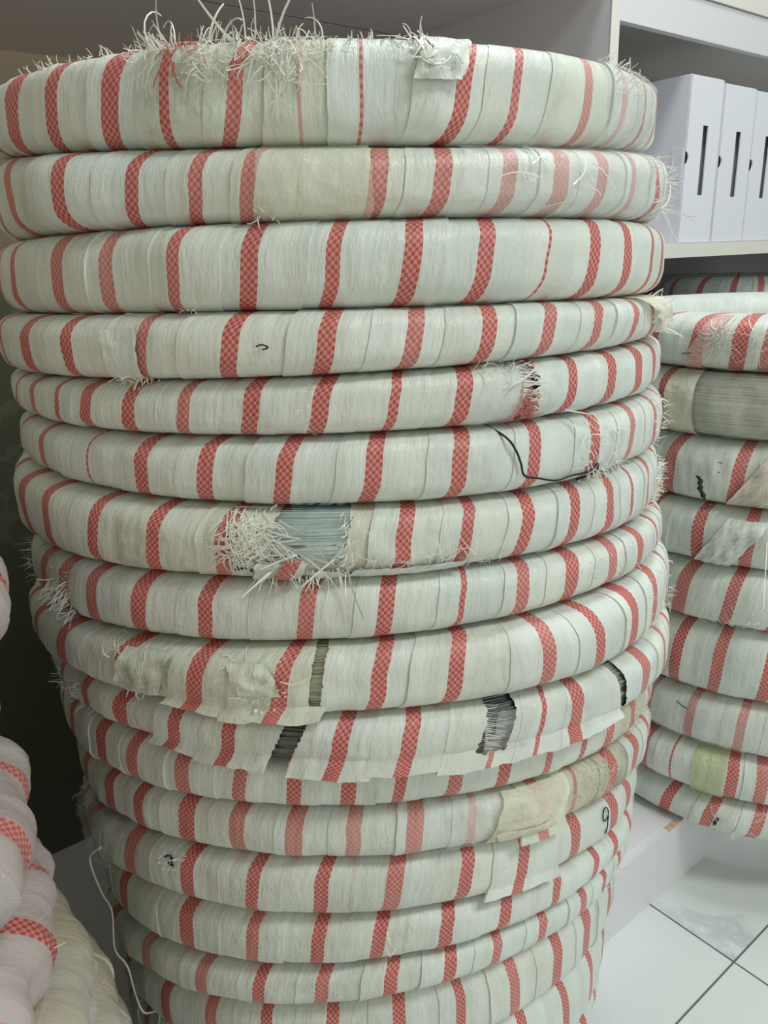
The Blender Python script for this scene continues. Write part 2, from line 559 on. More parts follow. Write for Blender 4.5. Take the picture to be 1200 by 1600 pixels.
def wrap_strip(c, phi0, kap0, eL, kL, eR, kR, width, mat, lifts, nv=6, nps=26, holes=(), tint=(1, 1, 1, 1), fade=0.0, skirt=None, name='wrap_strip'):
    """one turn of sacking tape around the tube, lying from edge eL to edge eR, its printed stripe centred on phi0"""
    ps = psi_samples(nps)
    verts, faces, uvs = [], [], []
    hw = max(1.0, round(width * 0.001 / c.cell)) / 2.0 if width > 0 else 0.0
    off = 0.5 if (hw * 2) % 2 == 0 and hw > 0 else 0.0
    cols = [(i / nv, lifts[0] + (lifts[1] - lifts[0]) * i / nv) for i in range(nv + 1)]
    seam = -1
    if lifts[0] > lifts[1]:
        cols = [(0.0, -0.0004), (0.0, lifts[0])] + cols
        seam = 1
    elif lifts[1] > lifts[0]:
        cols += [(1.0, lifts[1]), (1.0, -0.0004)]
        seam = nv
    nc = len(cols)   # the lifted side has a folded-down edge, split at the seam so that it stays crisp
    jit = c.rng.random() * 50
    dist = 0.0
    last = None
    for j, psi in enumerate(ps):
        wob = 0.004 * noise.noise(Vector((psi * 1.7, jit, 0)))
        fL = eL + kL * psi + wob + 0.0018 * noise.noise(Vector((psi * 9, jit, 3)))
        fR = eR + kR * psi + wob
        f0 = phi0 + kap0 * psi + wob
        mid = c.pt(f0, psi)
        if last is not None:
            dist += (mid - last).length
        last = mid
        for t, lift in cols:
            phi = fL + (fR - fL) * t
            if skirt and psi < -0.45:
                q = min(1.0, (-0.45 - psi) / 1.1)
                p = c.pt(phi, -0.45, lift + 0.003 * q)
                cut = skirt(phi) * (1 - 0.22 * noise.noise(Vector((phi * 9, c.seed, 0))) - 0.1 * noise.noise(Vector((phi * 40, c.seed, 0))))
                g = phi + c.face
                p = p + Vector((math.sin(g) * 0.002 * q, -math.cos(g) * 0.002 * q, -cut * q))
            else:
                p = c.pt(phi, psi, lift)
            verts.append(p)
            uvs.append(((phi - f0) * c.R / c.cell + off, dist / c.cell))
    w = nc
    for j in range(nps):
        pm = (ps[j] + ps[j + 1]) / 2
        if skirt and ps[j] < -1.56:
            continue
        for i in range(nc - 1):
            if i == seam:
                continue
            if holes:
                t = (cols[i][0] + cols[i + 1][0]) / 2
                fm = (eL + kL * pm) * (1 - t) + (eR + kR * pm) * t
                sf = spow(math.sin(pm), 2 / c.n) if abs(pm) < PI / 2 else math.copysign(1.2, pm)
                if any(h(fm, sf) for h in holes):
                    continue
            a = j * w + i
            faces.append((a, a + 1, a + w + 1, a + w))
    o = make_mesh(name, verts, faces, uvs, (hw if width > 0 else -1.0, fade), mat, c.root)
    o.color = tint
    return o


def dress(c, stripes, mat, kap=0.013, kaps=None, span=(-1.72, 1.72), holes=(), tints=None, fades=None, skirts=None, gap=0.17, dim=0.03, detail=1.0):
    """cover a coil with its turns of tape: one strip per printed stripe in front, one mesh round the back"""
    kaps, tints, fades, skirts = kaps or {}, tints or {}, fades or {}, skirts or {}
    s = [(p, w, kaps.get(i, kap), i) for i, (p, w) in enumerate(stripes)]
    while s[0][0] - gap * 0.5 > span[0]:
        s.insert(0, (s[0][0] - gap * c.rng.uniform(0.9, 1.1), c.rng.choice((9, 11.5, 11.5)), kap, -1))
    while s[-1][0] + gap * 0.5 < span[1]:
        s.append((s[-1][0] + gap * c.rng.uniform(0.9, 1.1), c.rng.choice((9, 11.5, 11.5)), kap, -1))
    edges = []
    for i in range(len(s) + 1):
        if i == 0:
            edges.append((s[0][0] - gap * 0.5, s[0][2]))
        elif i == len(s):
            edges.append((s[-1][0] + gap * 0.5, s[-1][2]))
        else:
            f = c.rng.uniform(0.38, 0.70)
            edges.append((s[i - 1][0] * (1 - f) + s[i][0] * f, s[i - 1][2] * 0.5 + s[i][2] * 0.5))
    flip = c.rng.random() < 0.5
    for i, (p, w, k, idx) in enumerate(s):
        (l, kl), (r, kr) = edges[i], edges[i + 1]
        under = 0.022
        lifts = (0.0003, 0.0013)
        if flip:
            l -= under
            lifts = (0.0002, c.rng.choice((0.0012, 0.0012, 0.0022)))
        else:
            r += under
            lifts = (c.rng.choice((0.0012, 0.0012, 0.0022)), 0.0002)
        if skirts.get(idx):
            lifts = (0.0024, 0.0020)
        hs = [h for h in holes if h.a < r + 0.03 and h.b > l - 0.03]
        v = 1 + c.rng.uniform(-dim, dim)
        wm = c.rng.uniform(-0.018, 0.018)
        tint = tints.get(idx, (v * (1 + wm), v, v * (1 - wm), 1 - 0.22 * c.rng.random() ** 2))
        nv = max(4, int(round(abs(r - l) / 0.028 * detail)))
        nps = int(26 * detail)
        if hs:
            nv, nps = max(10, int((r - l) / 0.0028)), 150
        wrap_strip(c, p, k, l, kl, r, kr, w, mat, lifts, nv, nps, hs, tint, fades.get(idx, 0.0 if c.rng.random() < 0.75 else 0.14), skirts.get(idx))
    # round the back
    a0, a1 = edges[-1][0] - 0.02, 2 * PI + edges[0][0] + 0.02
    wrap_strip(c, (a0 + a1) / 2, kap, a0, kap, a1, kap, 11.5, mat, (0.0001, 0.0001), 30, 14, (), (0.97, 0.97, 0.97, 0.95), 0.0, None, 'rear_wrap')


class Hole:
    """ragged opening in the wrapping: between slanted edges, from height s0 to s1"""

    def __init__(self, a, b, s0, s1, slant=0.0, rag=0.012, seed=0):
        self.fa, self.fb, self.s0, self.s1, self.slant, self.rag, self.seed = a, b, s0, s1, slant, rag, seed
        self.a, self.b = a - abs(slant) - rag, b + abs(slant) + rag

    def __call__(self, f, s):
        m = (self.s0 + self.s1) / 2
        sh_ = self.slant * (s - m)
        ja = self.rag * noise.noise(Vector((s * 7, self.seed, 0)))
        jb = self.rag * noise.noise(Vector((s * 7, self.seed, 9)))
        js = 0.14 * noise.noise(Vector((f * 60, self.seed, 5)))
        return self.fa + sh_ + ja < f < self.fb + sh_ + jb and self.s0 + js < s < self.s1 + js


def wire_bundle(c, f0, f1, mat, lobes=30, nf=None, inset=0.003):
    """the bare wires under the wrapping, many thin strands side by side"""
    nf = nf or max(6, int((f1 - f0) / 0.03))
    npsi = lobes * 5
    v, f = [], []
    ph = [c.rng.random() * 6 for _ in range(lobes + 1)]
    for j in range(npsi + 1):
        psi = -1.62 + 3.24 * j / npsi
        lob = abs(math.sin(PI * j / 5.0))
        kk = ph[j // 5 % lobes]
        for i in range(nf + 1):
            g = f0 + (f1 - f0) * i / nf
            l = -inset + 0.0021 * lob + 0.0012 * math.sin(kk * 7 + (g - f0) * 5 * math.cos(kk * 3))
            v.append(c.pt(g, psi + 0.012 * math.sin(kk + (g - f0) * 6), l))
    w = nf + 1
    for j in range(npsi):
        for i in range(nf):
            a = j * w + i
            f.append((a, a + 1, a + w + 1, a + w))
    o = obj('wire_bundle', v, f, mat, c.root, True)
    o['kind'] = 'stuff'
    return o


def patch(c, name, f0, f1, s0, s1, lift, mat, slant=0.0, drop=0.0, crumple=0.0015, nf=18, ns=14, label=None):
    """a piece of film or tape stuck on the outside"""
    v, f, uv = [], [], []
    j0 = c.rng.random() * 60
    for j in range(ns + 1):
        s = s0 + (s1 - s0) * j / ns
        for i in range(nf + 1):
            g = f0 + (f1 - f0) * i / nf + slant * (s - (s0 + s1) / 2)
            g += 0.006 * noise.noise(Vector((s * 4, j0, i / nf))) * (1 if i in (0, nf) else 0)
            l = lift + crumple * noise.noise(Vector((g * 40, s * 4, j0))) + crumple * 0.6 * noise.noise(Vector((g * 90, s * 9, j0)))
            p = c.at(g, max(-1, s), l)
            if s < -1:
                p = p + Vector((0, 0, (s + 1) * 0.025))
            v.append(p)
            uv.append(((g - f0) * c.R / c.cell, s * 0.03 / c.cell))
    w = nf + 1
    for j in range(ns):
        for i in range(nf):
            a = j * w + i
            f.append((a, a + 1, a + w + 1, a + w))
    o = make_mesh(name, v, f, uv, (-1.0, 0.0), mat, c.root)
    if label:
        o['label'] = label
    return o


class Threads:
    """loose tapes and fibres of one coil, gathered into one part"""

    def __init__(self, c, mat='thread', name='frayed_threads'):
        self.c, self.mat, self.name, self.v, self.f = c, mat, name, [], []

    def strand(self, phi, s, d, length, w=0.0016, curl=0.4, lift=0.002, droop=0.0, seg=7):
        """d = (sideways, outward, upward) start direction"""
        c, r = self.c, self.c.rng
        g = phi + c.face
        out = Vector((math.sin(g), -math.cos(g), 0))
        tan = Vector((math.cos(g), math.sin(g), 0))
        p = c.at(phi, s, lift)
        dv = (tan * d[0] + out * d[1] + Vector((0, 0, d[2]))).normalized()
        ax = Vector((r.uniform(-1, 1), r.uniform(-1, 1), r.uniform(-1, 1))).normalized()
        pts = [p]
        for _ in range(seg):
            dv = (dv + dv.cross(ax) * curl / seg * 2 + Vector((0, 0, -droop / seg))).normalized()
            p = p + dv * (length / seg)
            pts.append(p)
        ribbon(self.v, self.f, pts, w, Vector((r.uniform(-0.5, 0.5), -1, r.uniform(-0.3, 0.5))))

    def tuft(self, n, f0, f1, s0, s1, d, spread, length, w=0.0014, curl=0.8, droop=0.0, lift=0.002):
        r = self.c.rng
        for _ in range(n):
            dd = (d[0] + r.uniform(-1, 1) * spread, d[1] + r.uniform(-0.4, 1) * spread, d[2] + r.uniform(-1, 1) * spread)
            self.strand(r.uniform(f0, f1), r.uniform(s0, s1), dd, 0.75 * length * r.uniform(0.3, 1.2), w * 0.6 * r.uniform(0.5, 1.4), curl * r.uniform(-1, 1.2), lift, droop)

    def flat(self, n, f0, f1, s0, s1, length, w=0.0013, lift=0.0035):
        """tapes lying on the surface in all directions"""
        r = self.c.rng
        for _ in range(n):
            a = r.uniform(-PI, PI)
            p0, q0 = r.uniform(f0, f1), r.uniform(s0, s1)
            k = r.uniform(-1.5, 1.5)
            pts = []
            L = length * r.uniform(0.4, 1.2)
            for i in range(7):
                t = i / 6
                aa = a + k * t
                p0 += math.cos(aa) * L / 6 / self.c.R
                q0 += math.sin(aa) * L / 6 / 0.026
                pts.append(self.c.at(p0, max(-0.98, min(0.98, q0)), lift + r.uniform(0, 0.0015)))
            ribbon(self.v, self.f, pts, w * 0.7, self.c.normal(p0, self.c.s2psi(max(-0.9, min(0.9, q0)))))

    def done(self):
        o = obj(self.name, self.v, self.f, M[self.mat], self.c.root, True)
        o['kind'] = 'stuff'
        return o


def line_on(c, name, pts, r, mat, lift=0.0015, sub=5, label=None):
    v, f = [], []
    tube(v, f, smooth_path([c.at(a, s, lift) for a, s in pts], sub), r)
    o = obj(name, v, f, mat, c.root, True)
    if label:
        o['label'] = label
    return o


# ------------------------------------------------------------------ the big stack
CY = 0.82
PLANES = [
    (1.1294,-0.0053,0.0152),
    (1.0852,-0.0232,0.0754),
    (1.0156,-0.002,-0.0195),
    (0.9554,-0.0058,-0.0375),
    (0.9151,0.0132,-0.0338),
    (0.8734,-0.0024,-0.034),
    (0.8255,-0.0214,-0.0264),
    (0.7525,-0.0025,-0.0997),
    (0.7079,0.0243,-0.0867),
    (0.639,-0.0077,-0.1294),
    (0.5768,-0.0311,-0.1871),
    (0.518,0,-0.23),
    (0.4552,0.0036,-0.269),
    (0.3957,0.0157,-0.2689),
    (0.335,0.0876,-0.2979),
    (0.2868,0.1282,-0.3172),
    (0.215,0.08,-0.28),
    (0.155,0.01,-0.08),
    (0.1245,0,0),]
CX = [-0.0429, -0.0356, -0.0382, -0.0422, -0.0387, -0.0356, -0.0428, -0.0369, -0.0365, -0.0263, -0.0339, -0.029, -0.0359, -0.0322, -0.0351, -0.0388, -0.0418, -0.0418]
RO = [0.2971, 0.3031, 0.3077, 0.3133, 0.3118, 0.3145, 0.3212, 0.3228, 0.3322, 0.3293, 0.3223, 0.3207, 0.318, 0.3141, 0.313, 0.3061, 0.3017, 0.2977]
STRIPES = [
    [(-0.766,16.5),(-0.593,10.9),(-0.411,13.7),(-0.274,7.8),(-0.122,10.3),(0.002,3.4),(0.128,2.3),(0.343,10.5),(0.474,6),(0.704,9.6),(0.85,8.4)],
    [(-0.863,16.5),(-0.57,11.9),(-0.389,10),(-0.244,9.5),(-0.131,10.1),(0.128,11.9),(0.262,11),(0.414,12.1),(0.553,12.8),(0.693,12),(0.839,9.7),(1.019,12.1)],
    [(-0.883,8.4),(-0.636,13.3),(-0.475,11.6),(-0.292,9.7),(-0.134,10.4),(0.041,9.6),(0.198,10.4),(0.362,11.7),(0.52,2.8),(0.676,10.4),(0.826,11.7),(1.005,10.3)],
    [(-1.008,12.5),(-0.794,16),(-0.599,12.6),(-0.375,10.3),(-0.17,11.2),(0.029,11.4),(0.21,10.7),(0.376,10.6),(0.538,10.6),(0.705,11.2),(0.877,11.3),(1.037,10.4)],
    [(-1.009,10.4),(-0.86,10.7),(-0.712,7.7),(-0.587,13.1),(-0.451,10.4),(-0.303,8.8),(-0.154,11),(-0.003,11.4),(0.153,7.3),(0.306,10.8),(0.464,12.1),(0.61,10.2),(0.762,11.2),(0.919,13.3)],
    [(-1.068,8.4),(-0.843,9.9),(-0.621,2.3),(-0.442,11.6),(-0.278,12.1),(-0.097,10.5),(0.091,10.4),(0.284,10.9),(0.477,11.5),(0.67,11.8),(0.852,11),(1.039,12.6)],
    [(-1.147,12.8),(-0.955,16.5),(-0.779,14.4),(-0.574,11.8),(-0.39,12.2),(-0.213,10.9),(-0.055,8.8),(0.173,12.2),(0.319,9.9),(0.467,12.6),(0.616,11.5),(0.762,11.7),(0.887,5.5),(1.024,10.7)],
    [(-1.17,10.8),(-0.924,16.5),(-0.778,16.5),(-0.633,13.5),(-0.472,12.7),(-0.294,12.4),(-0.063,11.8),(0.11,10.9),(0.288,5.4),(0.437,12),(0.588,12.7),(0.751,12.7),(0.897,14.7)],
    [(-0.993,16.5),(-0.794,16.5),(-0.535,15.6),(-0.317,13.3),(-0.123,12.2),(0.086,11),(0.254,12.3),(0.478,12.2),(0.637,11.8),(0.806,16.5),(0.96,15.7)],
    [(-0.788,14.9),(-0.622,15),(-0.44,12.4),(-0.293,11.7),(-0.146,8.7),(-0.034,10.4),(0.116,11),(0.326,4.3),(0.451,4.9),(0.557,12.9),(0.871,16.5)],
    [(-0.973,16.5),(-0.751,16.1),(-0.594,13.9),(-0.42,13.8),(-0.268,12.4),(-0.131,12),(0,11.7),(0.125,9.9),(0.258,11.6),(0.391,11.1),(0.524,6.2),(0.654,6.8),(0.783,14.7),(0.934,14.3)],
    [(-0.995,16.5),(-0.79,16.5),(-0.632,13.4),(-0.464,15),(-0.306,13.7),(-0.154,13),(-0.011,12.5),(0.142,12.8),(0.286,6.6),(0.483,12.1),(0.616,4.9),(0.779,16.1),(0.945,15.3)],
    [(-0.944,16.5),(-0.695,16.5),(-0.459,14.6),(-0.263,12.6),(-0.08,12.6),(0.108,13.1),(0.295,11.4),(0.466,11.4),(0.673,12.9),(0.879,16.5),(1.019,12.7)],
    [(-1.215,16.5),(-0.843,16.5),(-0.522,15.7),(-0.299,12.2),(-0.113,12),(0.05,10.7),(0.233,11.4),(0.412,11.7),(0.597,9.9),(0.784,9.6),(0.92,10.5)],
    [(-1.021,16.5),(-0.748,16.5),(-0.478,13.7),(-0.287,11.8),(-0.105,12.4),(0.086,11.1),(0.252,10.6),(0.4,9.2),(0.568,9.6),(0.745,11),(0.891,9.6)],
    [(-0.97,16.5),(-0.676,16.3),(-0.47,14),(-0.276,11.6),(-0.072,11.6),(0.122,11.6),(0.313,10.1),(0.491,11.2),(0.685,14.9),(0.858,16.5),(1.079,16.5)],
    [(-0.887,12),(-0.66,12),(-0.45,12),(-0.25,12),(-0.05,12),(0.15,12),(0.35,12),(0.57,12),(0.787,11),(1.002,11)],
    [],]
MAIN_LABELS = [
    'thick topmost coil of the big stack, torn and dirty with threads sticking up',
    'coil second from the top of the big stack, yellowed clear tape across its middle',
    'thick coil third from the top of the big stack, clean white with wide red stripes',
    'coil fourth from the top of the big stack, small frayed patch at left',
    'coil fifth from the top of the big stack, dark frayed slit at right',
    'coil sixth from the top of the big stack, bent black tie wire at right',
    'torn coil seventh from the top, bright wires showing through a wide hole',
    'coil just under the torn one with bright wires, frayed at its left end',
    'coil with dirty yellowish wrapping at left and a narrow slit, ninth from the top',
    'coil with loose hanging wrapping and two dark gaps of wire, tenth from the top',
    'evenly striped coil partly covered by hanging wrapping, eleventh from the top',
    'coil with a cream tape patch and brown fibres at right, twelfth from the top',
    'coil marked with a handwritten 9 at right, thirteenth from the top of the stack',
    'coil directly beneath the one marked 9, fourteenth from the top of the stack',
    'thin coil third above the bottom edge of the photo in the big stack',
    'coil at the bottom edge of the photo, its right stripes leaning backwards',
    'coil cut off by the bottom edge of the photo, seen only at lower right',
    'lowest coil of the big stack, standing on the white platform',
]
KAP = [0.031, 0.020, 0.019, 0.018, 0.016, 0.017, 0.018, 0.015, 0.020, 0.018, 0.013, 0.010, 0.018, 0.016, 0.014, 0.002, 0.004, 0.01]
KAPS = {0: {5: 0.004, 6: 0.006, 3: 0.016, 7: 0.030, 8: 0.028, 9: 0.024},
        1: {0: -0.03, 1: 0.004, 5: 0.012, 6: 0.014, 7: 0.016, 8: 0.016},
        2: {7: 0.019, 8: 0.02, 9: 0.02, 10: 0.02}, 3: {7: 0.018, 8: 0.022, 9: 0.024},
        4: {7: 0.018, 10: 0.026}, 5: {7: 0.018, 8: 0.016},
        8: {0: 0.03, 1: 0.03, 2: 0.026, 3: 0.02, 7: -0.002, 8: -0.016, 9: -0.016},
        9: {9: 0.002, 10: -0.01}, 11: {9: -0.004}, 12: {8: -0.004, 9: -0.016, 10: -0.016},
        15: {6: -0.008, 7: -0.011, 8: -0.012, 9: -0.012}, 16: {8: -0.01, 9: -0.01}}
HOLES = {4: [Hole(0.460, 0.496, -0.25, 1.1, 0.0, 0.012, 1)],
         6: [Hole(-0.105, 0.056, -0.42, 1.2, 0.02, 0.012, 2), Hole(-0.195, -0.150, -0.62, -0.12, 0.0, 0.012, 3)],
         8: [Hole(-0.056, -0.030, -0.55, 1.2, 0.012, 0.003, 4)],
         9: [Hole(-0.178, -0.130, -1.3, 1.2, 0.03, 0.004, 5), Hole(0.292, 0.368, -0.75, 1.2, 0.02, 0.006, 6), Hole(0.715, 0.750, -0.6, 1.2, -0.02, 0.003, 7)]}
DIRTY = (0.98, 0.965, 0.91, 0.3)
TINTS = {0: {3: (0.95, 0.96, 0.90, 0.2), 4: (0.97, 0.98, 0.93, 0.35), 5: DIRTY, 9: (0.98, 0.97, 0.93, 0.6)},
         1: {4: (1, 0.99, 0.93, 0.9), 5: (1, 0.99, 0.93, 0.9), 0: (0.95, 0.95, 0.93, 0.5)},
         6: {5: (0.95, 0.93, 0.85, 0.5), 6: (0.93, 0.92, 0.85, 0.4), 4: (0.98, 0.96, 0.92, 0.4)},
         7: {1: (0.9, 0.87, 0.80, 0.3)},
         8: {2: (0.96, 0.95, 0.88, 0.4), 3: (0.96, 0.945, 0.87, 0.35), 4: (0.95, 0.93, 0.85, 0.5)},
         10: {12: (0.88, 0.83, 0.72, 0.2), 13: (0.85, 0.80, 0.68, 0.15)},
         11: {9: (0.97, 0.95, 0.84, 0.8), 10: (0.86, 0.80, 0.66, 0.1), 11: (0.86, 0.80, 0.68, 0.2)},
         12: {0: (0.72, 0.74, 0.74, 0.5), 1: (0.85, 0.86, 0.85, 0.3)}}
FADES = {0: {4: 0.1, 5: 0.8, 9: 0.5, 10: 0.9}, 1: {4: 0.3, 5: 0.25, 6: 0.2, 7: 0.45, 8: 0.5, 9: 0.45, 10: 0.8}, 2: {2: 0.3, 3: 0.1},
         5: {10: 0.3}, 7: {0: 0.6}, 9: {7: 0.2}, 11: {4: 0.3, 5: 0.35, 6: 0.55, 7: 0.4, 8: 0.85, 9: 0.3, 10: 0.3}, 14: {1: 0.5, 2: 0.3}}
def table(*ps):
    def fn(x):
        for (x0, y0), (x1, y1) in zip(ps, ps[1:]):
            if x <= x1:
                return y0 + (y1 - y0) * max(0.0, (x - x0) / (x1 - x0))
        return ps[-1][1]
    return fn


FLAP = table((-0.46, 0.008), (-0.40, 0.013), (-0.20, 0.014), (-0.12, 0.016), (0.0, 0.015), (0.28, 0.016), (0.40, 0.013), (0.60, 0.012), (0.70, 0.008))
FLAP2 = table((-0.45, 0.006), (-0.2, 0.012), (-0.09, 0.012), (-0.05, 0.009))
SKIRTS = {9: {k: FLAP for k in (2, 3, 4, 5, 6, 7, 8, 9)}, 8: {3: FLAP2, 4: FLAP2}, 11: {9: table((0.3, 0.014), (0.6, 0.012))}, 12: {7: table((0.3, 0.010), (0.6, 0.010))}}
LUMPS = {0: [(-0.21, 0.10, 0.004), (0.28, 0.06, 0.005)], 1: [(-0.60, 0.16, 0.014), (0.55, 0.10, 0.003)], 2: [(-0.27, 0.07, 0.005)],
         6: [(-0.17, 0.06, 0.004)], 8: [(0.55, 0.25, 0.008), (-0.22, 0.1, 0.004)], 9: [(0.05, 0.22, 0.006)], 12: [(-0.86, 0.10, 0.008)], 11: [(0.44, 0.08, 0.004)]}
coils = []
for i in range(18):
    lo, hi = PLANES[i + 1], PLANES[i]
    R = RO[i]
    root = thing('wire_coil', MAIN_LABELS[i], 'wire coil', (CX[i], CY, hi[0] * 0.5 + lo[0] * 0.5), 'striped wire coils in the big stack')
    c = Coil(root, CX[i], CY, R, 0.029, lo, hi, 11 + i, gap=0.0004 if i < 4 else 0.001)
    c.lumps = LUMPS.get(i, [])
    coils.append(c)
    st = STRIPES[i] or STRIPES[i - 1]
    dress(c, st, M['fabric'], KAP[i], KAPS.get(i), (-1.72, 1.72), HOLES.get(i, ()), TINTS.get(i), FADES.get(i), SKIRTS.get(i))

# bare wire behind the tears
wire_bundle(coils[4], 0.40, 0.56, M['wire_dark'], 22)
wire_bundle(coils[6], -0.26, 0.12, M['wire'], 26, 14, 0.0035)
wire_bundle(coils[8], -0.10, 0.02, M['wire_olive'], 26)
wire_bundle(coils[9], -0.24, -0.06, M['wire_dark'], 24)
wire_bundle(coils[9], 0.24, 0.43, M['wire_dark'], 24)
wire_bundle(coils[9], 0.66, 0.84, M['wire_olive'], 24)

# topmost coil: tufts, long loose tapes and a folded end
c = coils[0]
t = Threads(c)
t.tuft(40, -0.36, -0.24, 0.75, 1.0, (-0.5, 0.3, 0.9), 0.8, 0.020)
t.tuft(36, -0.20, -0.06, 0.85, 1.0, (0.0, 0.2, 1.0), 0.8, 0.016)
t.tuft(40, -0.05, 0.05, 0.8, 1.0, (0.1, 0.4, 0.8), 0.8, 0.012)
t.tuft(40, -0.75, -0.36, 0.8, 1.0, (0.0, 0.3, 0.8), 0.8, 0.008)
t.tuft(30, 0.10, 0.22, 0.75, 1.0, (0.1, 0.3, 0.6), 0.8, 0.006)
t.tuft(50, 0.80, 0.95, 0.2, 1.0, (0.3, 0.6, 0.5), 0.8, 0.012)
for ph, d, L, w, k in ((-0.045, (0.25, 0.1, 1.0), 0.062, 0.0030, -0.5), (-0.05, (0.1, 0.1, 1.0), 0.050, 0.0022, 0.4), (-0.16, (0.3, 0.1, 1), 0.030, 0.003, 0.9),
                      (-0.14, (-0.9, 0.1, 0.9), 0.034, 0.0032, 0.3), (-0.19, (0.2, 0.1, 1), 0.028, 0.003, 0.4), (-0.33, (-0.8, 0.2, 0.8), 0.045, 0.002, 1.5),
                      (-0.30, (-0.3, 0.2, 1), 0.036, 0.0018, 0.6), (-0.27, (0.3, 0.2, 1), 0.035, 0.0016, 1.2), (-0.11, (0.1, 0.1, 1), 0.04, 0.0018, 0.4),
                      (0.055, (0.3, 0.2, 1), 0.022, 0.0018, 1.0), (0.04, (0.0, 0.2, 1), 0.020, 0.002, 0.4), (-0.09, (0.2, 0.1, 1), 0.034, 0.002, 0.3)):
    t.strand(ph, 0.97, d, L * 0.9, w * 0.62, k)
t.flat(40, -0.34, -0.08, 0.3, 0.95, 0.016)
t.flat(40, -0.06, 0.02, 0.1, 0.9, 0.018)
t.tuft(30, -0.005, 0.004, -0.05, 0.35, (0.6, 0.4, -0.3), 0.5, 0.008)
t.done()
t = Threads(c, 'thread_dirty', 'dirty_fibres')
t.flat(60, -0.23, -0.13, 0.25, 0.75, 0.010, 0.001)
t.flat(60, -0.08, 0.10, 0.55, 0.95, 0.010, 0.001)
t.done()
patch(c, 'torn_flap', 0.245, 0.350, 0.15, 0.99, 0.006, M['fabric'], 0.05, 0, 0.004, 16, 12)
t = Threads(c, 'thread_red', 'red_threads')
t.flat(16, -0.29, -0.21, 0.55, 0.95, 0.014, 0.0022, 0.0055)
t.tuft(10, -0.27, -0.2, 0.8, 1.0, (0.5, 0.4, 0.3), 0.5, 0.012, 0.0022)
t.done()
patch(c, 'clear_film', 0.78, 1.12, -0.9, 0.95, 0.005, M['film'], 0.0, 0, 0.003, 24, 14)
t = Threads(c, 'thread', 'crumpled_end')
t.flat(22, 0.235, 0.30, 0.35, 0.98, 0.016, 0.0022, 0.007)
t.tuft(9, 0.235, 0.30, 0.6, 1.0, (-0.4, 0.3, 0.6), 0.6, 0.016, 0.002)
t.done()

# second coil: clear tape and shiny film
c = coils[1]
patch(c, 'clear_tape', -0.115, 0.115, -0.97, 0.99, 0.0045, M['tape'], 0.0, 0, 0.0012, 26, 16)
patch(c, 'clear_film', 0.30, 0.98, -0.95, 0.98, 0.0045, M['film'], 0.02, 0, 0.0024, 46, 16)
t = Threads(c)
t.tuft(60, 0.95, 1.25, -0.9, 0.9, (0.5, 0.8, 0.0), 0.7, 0.018, 0.001)
t.tuft(14, -0.13, -0.08, -0.95, -0.7, (0.2, 0.6, -0.1), 0.7, 0.014, 0.0018)
for q in range(5):
    t.strand(1.12 + 0.03 * q, -0.6, (0.8, 0.5, 0.3 - 0.25 * q), 0.032, 0.001, 0.6)
t.flat(12, 0.40, 0.62, -0.6, 0.6, 0.03, 0.0016, 0.007)
t.done()

c = coils[2]
t = Threads(c)
t.tuft(14, -0.31, -0.26, -0.98, -0.85, (0.2, 0.7, -0.4), 0.6, 0.008)
t.done()

c = coils[3]
patch(c, 'loose_patch', -0.475, -0.385, -0.85, 0.55, 0.0042, M['fabric'], 0.0, 0, 0.0012, 12, 10)
t = Threads(c)
t.tuft(44, -0.47, -0.37, -0.98, -0.78, (0.2, 0.7, -0.6), 0.6, 0.012, 0.0013)
t.tuft(30, 1.0, 1.25, -0.4, 1.0, (0.5, 0.8, 0.3), 0.7, 0.018, 0.0015)
for q in range(4):
    t.strand(1.10, -0.3 - 0.1 * q, (0.9, 0.5, -0.1), 0.03, 0.0016, 0.3)
t.done()
patch(c, 'torn_flap', 0.98, 1.22, -0.35, 1.0, 0.009, M['tape_cream'], -0.1, 0, 0.004, 14, 12)
line_on(c, 'ink_mark', [(-0.112, 0.02), (-0.10, 0.06), (-0.088, -0.02), (-0.100, -0.08)], 0.0005, M['ink'], 0.003)

c = coils[4]
patch(c, 'clear_film', 0.34, 0.455, -0.95, 0.98, 0.0045, M['film'], 0.03, 0, 0.003, 14, 14)
t = Threads(c)
for q in range(24):
    s = 0.98 - 1.9 * q / 24 + c.rng.uniform(-0.03, 0.03)
    if s > -0.35:
        t.strand(0.452, s, (0.9, 0.25, -0.12), 0.014 * c.rng.uniform(0.6, 1.3), 0.0011, 0.3)
        t.strand(0.50, s, (-0.9, 0.25, 0.05), 0.007 * c.rng.uniform(0.6, 1.3), 0.0011, 0.3)
t.tuft(34, 0.34, 0.45, 0.75, 1.0, (0.3, 0.5, 0.2), 0.8, 0.014)
t.strand(0.40, 0.3, (0.9, 0.2, 0.1), 0.03, 0.0018, 0.4)
t.strand(0.36, -0.9, (0.7, 0.2, 0.8), 0.036, 0.0018, 0.3)
t.strand(0.42, 0.25, (-0.3, 0.3, 0.9), 0.02, 0.0018, 0.3)
t.strand(0.60, -0.75, (0.9, 0.5, -0.3), 0.022, 0.0018, 0.2)
t.tuft(26, -0.05, -0.02, -0.9, 0.9, (0.3, 0.5, 0.0), 0.6, 0.008)
t.done()
t = Threads(c, 'thread_red', 'red_threads')
t.flat(60, 0.445, 0.485, -0.95, -0.25, 0.012, 0.002, 0.003)
t.done()

